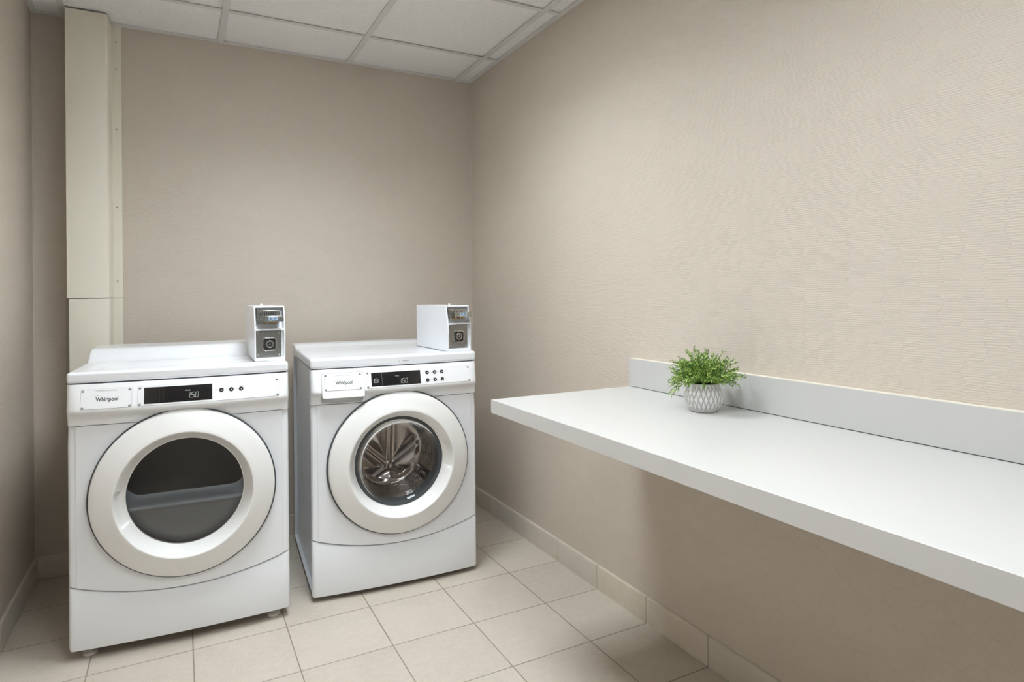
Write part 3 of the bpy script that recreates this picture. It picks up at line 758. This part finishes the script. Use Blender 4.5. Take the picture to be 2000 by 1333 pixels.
    for sx, sz in ((vx0+.007, vz0+.007), (vx1-.007, vz0+.007), (vx0+.007, vz1-.008), (vx1-.007, vz1-.008)):
        sub('rivet', M['chrome'], lambda b, sx=sx, sz=sz: lathe(b, [(.0046, .008), (.0044, .0062), (.003, .0052), (.0003, .005)], 14, (sx, 0, sz), 'Y'), smooth=50)
    # coin slide: chrome body with a toothed row of coin slots, a pusher that stands out, a price label
    sz0, sz1 = mid+.018, bh-.012
    ly0 = front((sz0+sz1)/2)
    sub('coin_slide', M['chrome'], lambda b: (box(b, .013, bw-.018, ly0-.004, ly0+.034, sz0+.014, sz1-.004), box(b, .016, bw-.022, ly0+.002, ly0+.034, sz0, sz0+.014)), bevel=.0012)
    sub('slide_plate', M['vault'], lambda b: box(b, .010, .016, ly0+.006, ly0+.034, sz0+.002, sz1), bevel=.0008)
    for k in range(8):
        xx = .020+.0076*k
        sub('coin_slot', M['gap'], lambda b, xx=xx: box(b, xx, xx+.0036, ly0-.0052, ly0-.0035, sz0+.036, sz1-.010))
    sub('coin_pusher', M['chrome'], lambda b: (box(b, .024, bw-.010, ly0-.030, ly0-.004, sz0+.016, sz0+.023), box(b, .024, bw-.008, ly0-.034, ly0-.029, sz0+.012, sz0+.034)), bevel=.0010)
    sub('slide_guide', M['brass'], lambda b: (box(b, .030, .044, ly0-.012, ly0+.010, sz0+.002, sz0+.015), box(b, .055, .078, ly0-.012, ly0+.010, sz0+.002, sz0+.015)), bevel=.0008)
    sub('price_label', M['label'], lambda b: box(b, .048, .080, ly0-.0348, ly0-.034, sz0+.017, sz0+.031))
    text('label_lettering', '$1.50', .0105, M['print'], cb, lambda a, b: C(.064+a, ly0-.0351, sz0+.024+b), bold=True)
    sub('top_stud', M['enamel'], lambda b: lathe(b, [(.0045, bh-.001), (.0045, bh+.006), (.003, bh+.0085), (.0002, bh+.009)], 14, (.030, .055, 0)), smooth=40)
    return root

dryer = machine('dryer', (-1.8214, -.8143), -.0458, .0346, 0, .951)
tag(dryer, 'white front-loading tumble dryer on the left, with dark door glass and three buttons', 'dryer')
washer = machine('washer', (-1.0465, -.7915), -.0559, .0200, -.005, .950)
tag(washer, 'white front-loading washing machine in the corner, steel drum seen through its clear door', 'washing machine')

# ------------------------------------------------------------------ potted plant
pc = Vector((-.143, -1.952, ZC))
pt = bpy.data.objects.new('potted_plant', None); link(pt); pt.location = pc
tag(pt, 'bushy green plant in a round white diamond-patterned pot on the counter', 'plant')
bm = bmesh.new()
prof = [(.0330, 0), (.0345, .0008), (.0400, .0055), (.0465, .0140), (.0515, .0250), (.0540, .0370), (.0545, .0450), (.0530, .0570), (.0495, .0680), (.0450, .0770), (.0425, .0815)]
def interp(h):
    for (r0, h0), (r1, h1) in zip(prof, prof[1:]):
        if h <= h1: return r0+(r1-r0)*(h-h0)/(h1-h0)
    return prof[-1][0]
NA, NH = 288, 64; cols = bm.verts.layers.float.new('groove'); rings = []
for j in range(NH+1):
    h = .0815*j/NH; r = interp(h); ring = []
    for i in range(NA):
        a = 2*PI*i/NA; L = 24; z_ = h/.0815
        f1 = (a/(2*PI)*L+z_*2.1) % 1; f2 = (a/(2*PI)*L-z_*2.1) % 1
        d = min(min(f1, 1-f1), min(f2, 1-f2))
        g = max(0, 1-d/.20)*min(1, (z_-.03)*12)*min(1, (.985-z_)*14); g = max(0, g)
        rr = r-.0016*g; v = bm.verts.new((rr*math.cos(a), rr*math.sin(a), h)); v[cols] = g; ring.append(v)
    rings.append(ring)
for r, h in ((.0410, .0828), (.0395, .0815), (.0385, .070)): rings.append([bm.verts.new((r*math.cos(2*PI*i/NA), r*math.sin(2*PI*i/NA), h)) for i in range(NA)])
for A, B in zip(rings, rings[1:]):
    for i in range(NA): bm.faces.new((A[i], A[(i+1) % NA], B[(i+1) % NA], B[i]))
bm.faces.new(rings[0])
obj('pot', bm, M['pot'], pt, smooth=60)
bm = bmesh.new(); lathe(bm, [(.0392, .074), (.02, .077), (.0003, .078)], 32); obj('soil', bm, M['soil'], pt, smooth=60)
rnd = random.Random(11)
lb = bmesh.new(); sb = bmesh.new()
def leaf(bm, p, d, L, wd):
    d = d.normalized(); s = d.cross(Vector((0, 0, 1)))
    if s.length < .05: s = Vector((1, 0, 0))
    s = (s.normalized()*math.cos(1.)+d.cross(s).normalized()*math.sin(rnd.uniform(-1, 1))).normalized(); n = d.cross(s).normalized()
    a = bm.verts.new(p); b = bm.verts.new(p+d*L*.45+s*wd+n*wd*.35); c = bm.verts.new(p+d*L-n*L*.12); e = bm.verts.new(p+d*L*.45-s*wd+n*wd*.35); m_ = bm.verts.new(p+d*L*.5-n*wd*.05)
    bm.faces.new((a, b, m_)); bm.faces.new((b, c, m_)); bm.faces.new((c, e, m_)); bm.faces.new((e, a, m_))
CR = Vector((math.cos(YAW), -math.sin(YAW), 0))
dirs = []
for i in range(150):
    u = (i+.5)/150; el = math.asin(1-u*1.10) if u < .95 else -.1; az = i*2.39996
    dirs.append((el, az+rnd.uniform(-.2, .2), rnd.uniform(.070, .106)*(1+.16*max(0, math.sin(el)))))
for v_ in ((-.05, PI-.52, .100, -.040), (.0, PI-.30, .098, -.046), (.02, PI-.75, .094, -.030), (.10, -.487, .128, -.010), (.16, -.60, .118, -.006)): dirs.append(v_)
for el, az, Ls, *bo in dirs:
    d = Vector((math.cos(el)*math.cos(az), math.cos(el)*math.sin(az), math.sin(el)))
    side = 1-abs(math.sin(el)); Ls *= (1.0-.02*side)
    p0 = Vector((math.cos(az)*.012*side, math.sin(az)*.012*side, .082+rnd.uniform(-.004, .004)))
    pts = []
    bend = rnd.uniform(-.012, .004) if el > .3 else rnd.uniform(-.018, .006)
    if bo: bend = bo[0]
    for k in range(8):
        t_ = k/7; pts.append(p0+(d*t_*Ls)*(.92)+Vector((0, 0, 1))*(.016*math.sin(t_*PI*.7)*side)+Vector((0, 0, bend*t_*t_)))
    for q in pts:     # keep twigs clear of the wall and of the counter
        q.x = min(q.x, .115); q.z = max(q.z, .010)
    tube(sb, pts, .0009, 4)
    for k in range(26):
        t_ = .18+.82*k/25; i = min(6, int(t_*7)); f_ = t_*7-i; p = pts[i].lerp(pts[i+1], f_); dd = (pts[i+1]-pts[i]).normalized()
        ang = k*2.3+rnd.uniform(-.4, .4); a_ = dd.cross(Vector((.3, .2, .9))).normalized(); b_ = dd.cross(a_)
        ld = (a_*math.cos(ang)+b_*math.sin(ang))*rnd.uniform(.55, 1.0)+dd*rnd.uniform(.5, 1.0)
        L = rnd.uniform(.009, .0145)*(1.0 if t_ < .85 else .75)
        leaf(lb, p, ld, L, L*.20)
for v in lb.verts:
    if v.co.z < .002: v.co.z = .002
    if v.co.x > .118: v.co.x = .118
obj('stems', sb, M['stem'], pt, smooth=60); obj('foliage', lb, M['leaf'], pt, smooth=30)
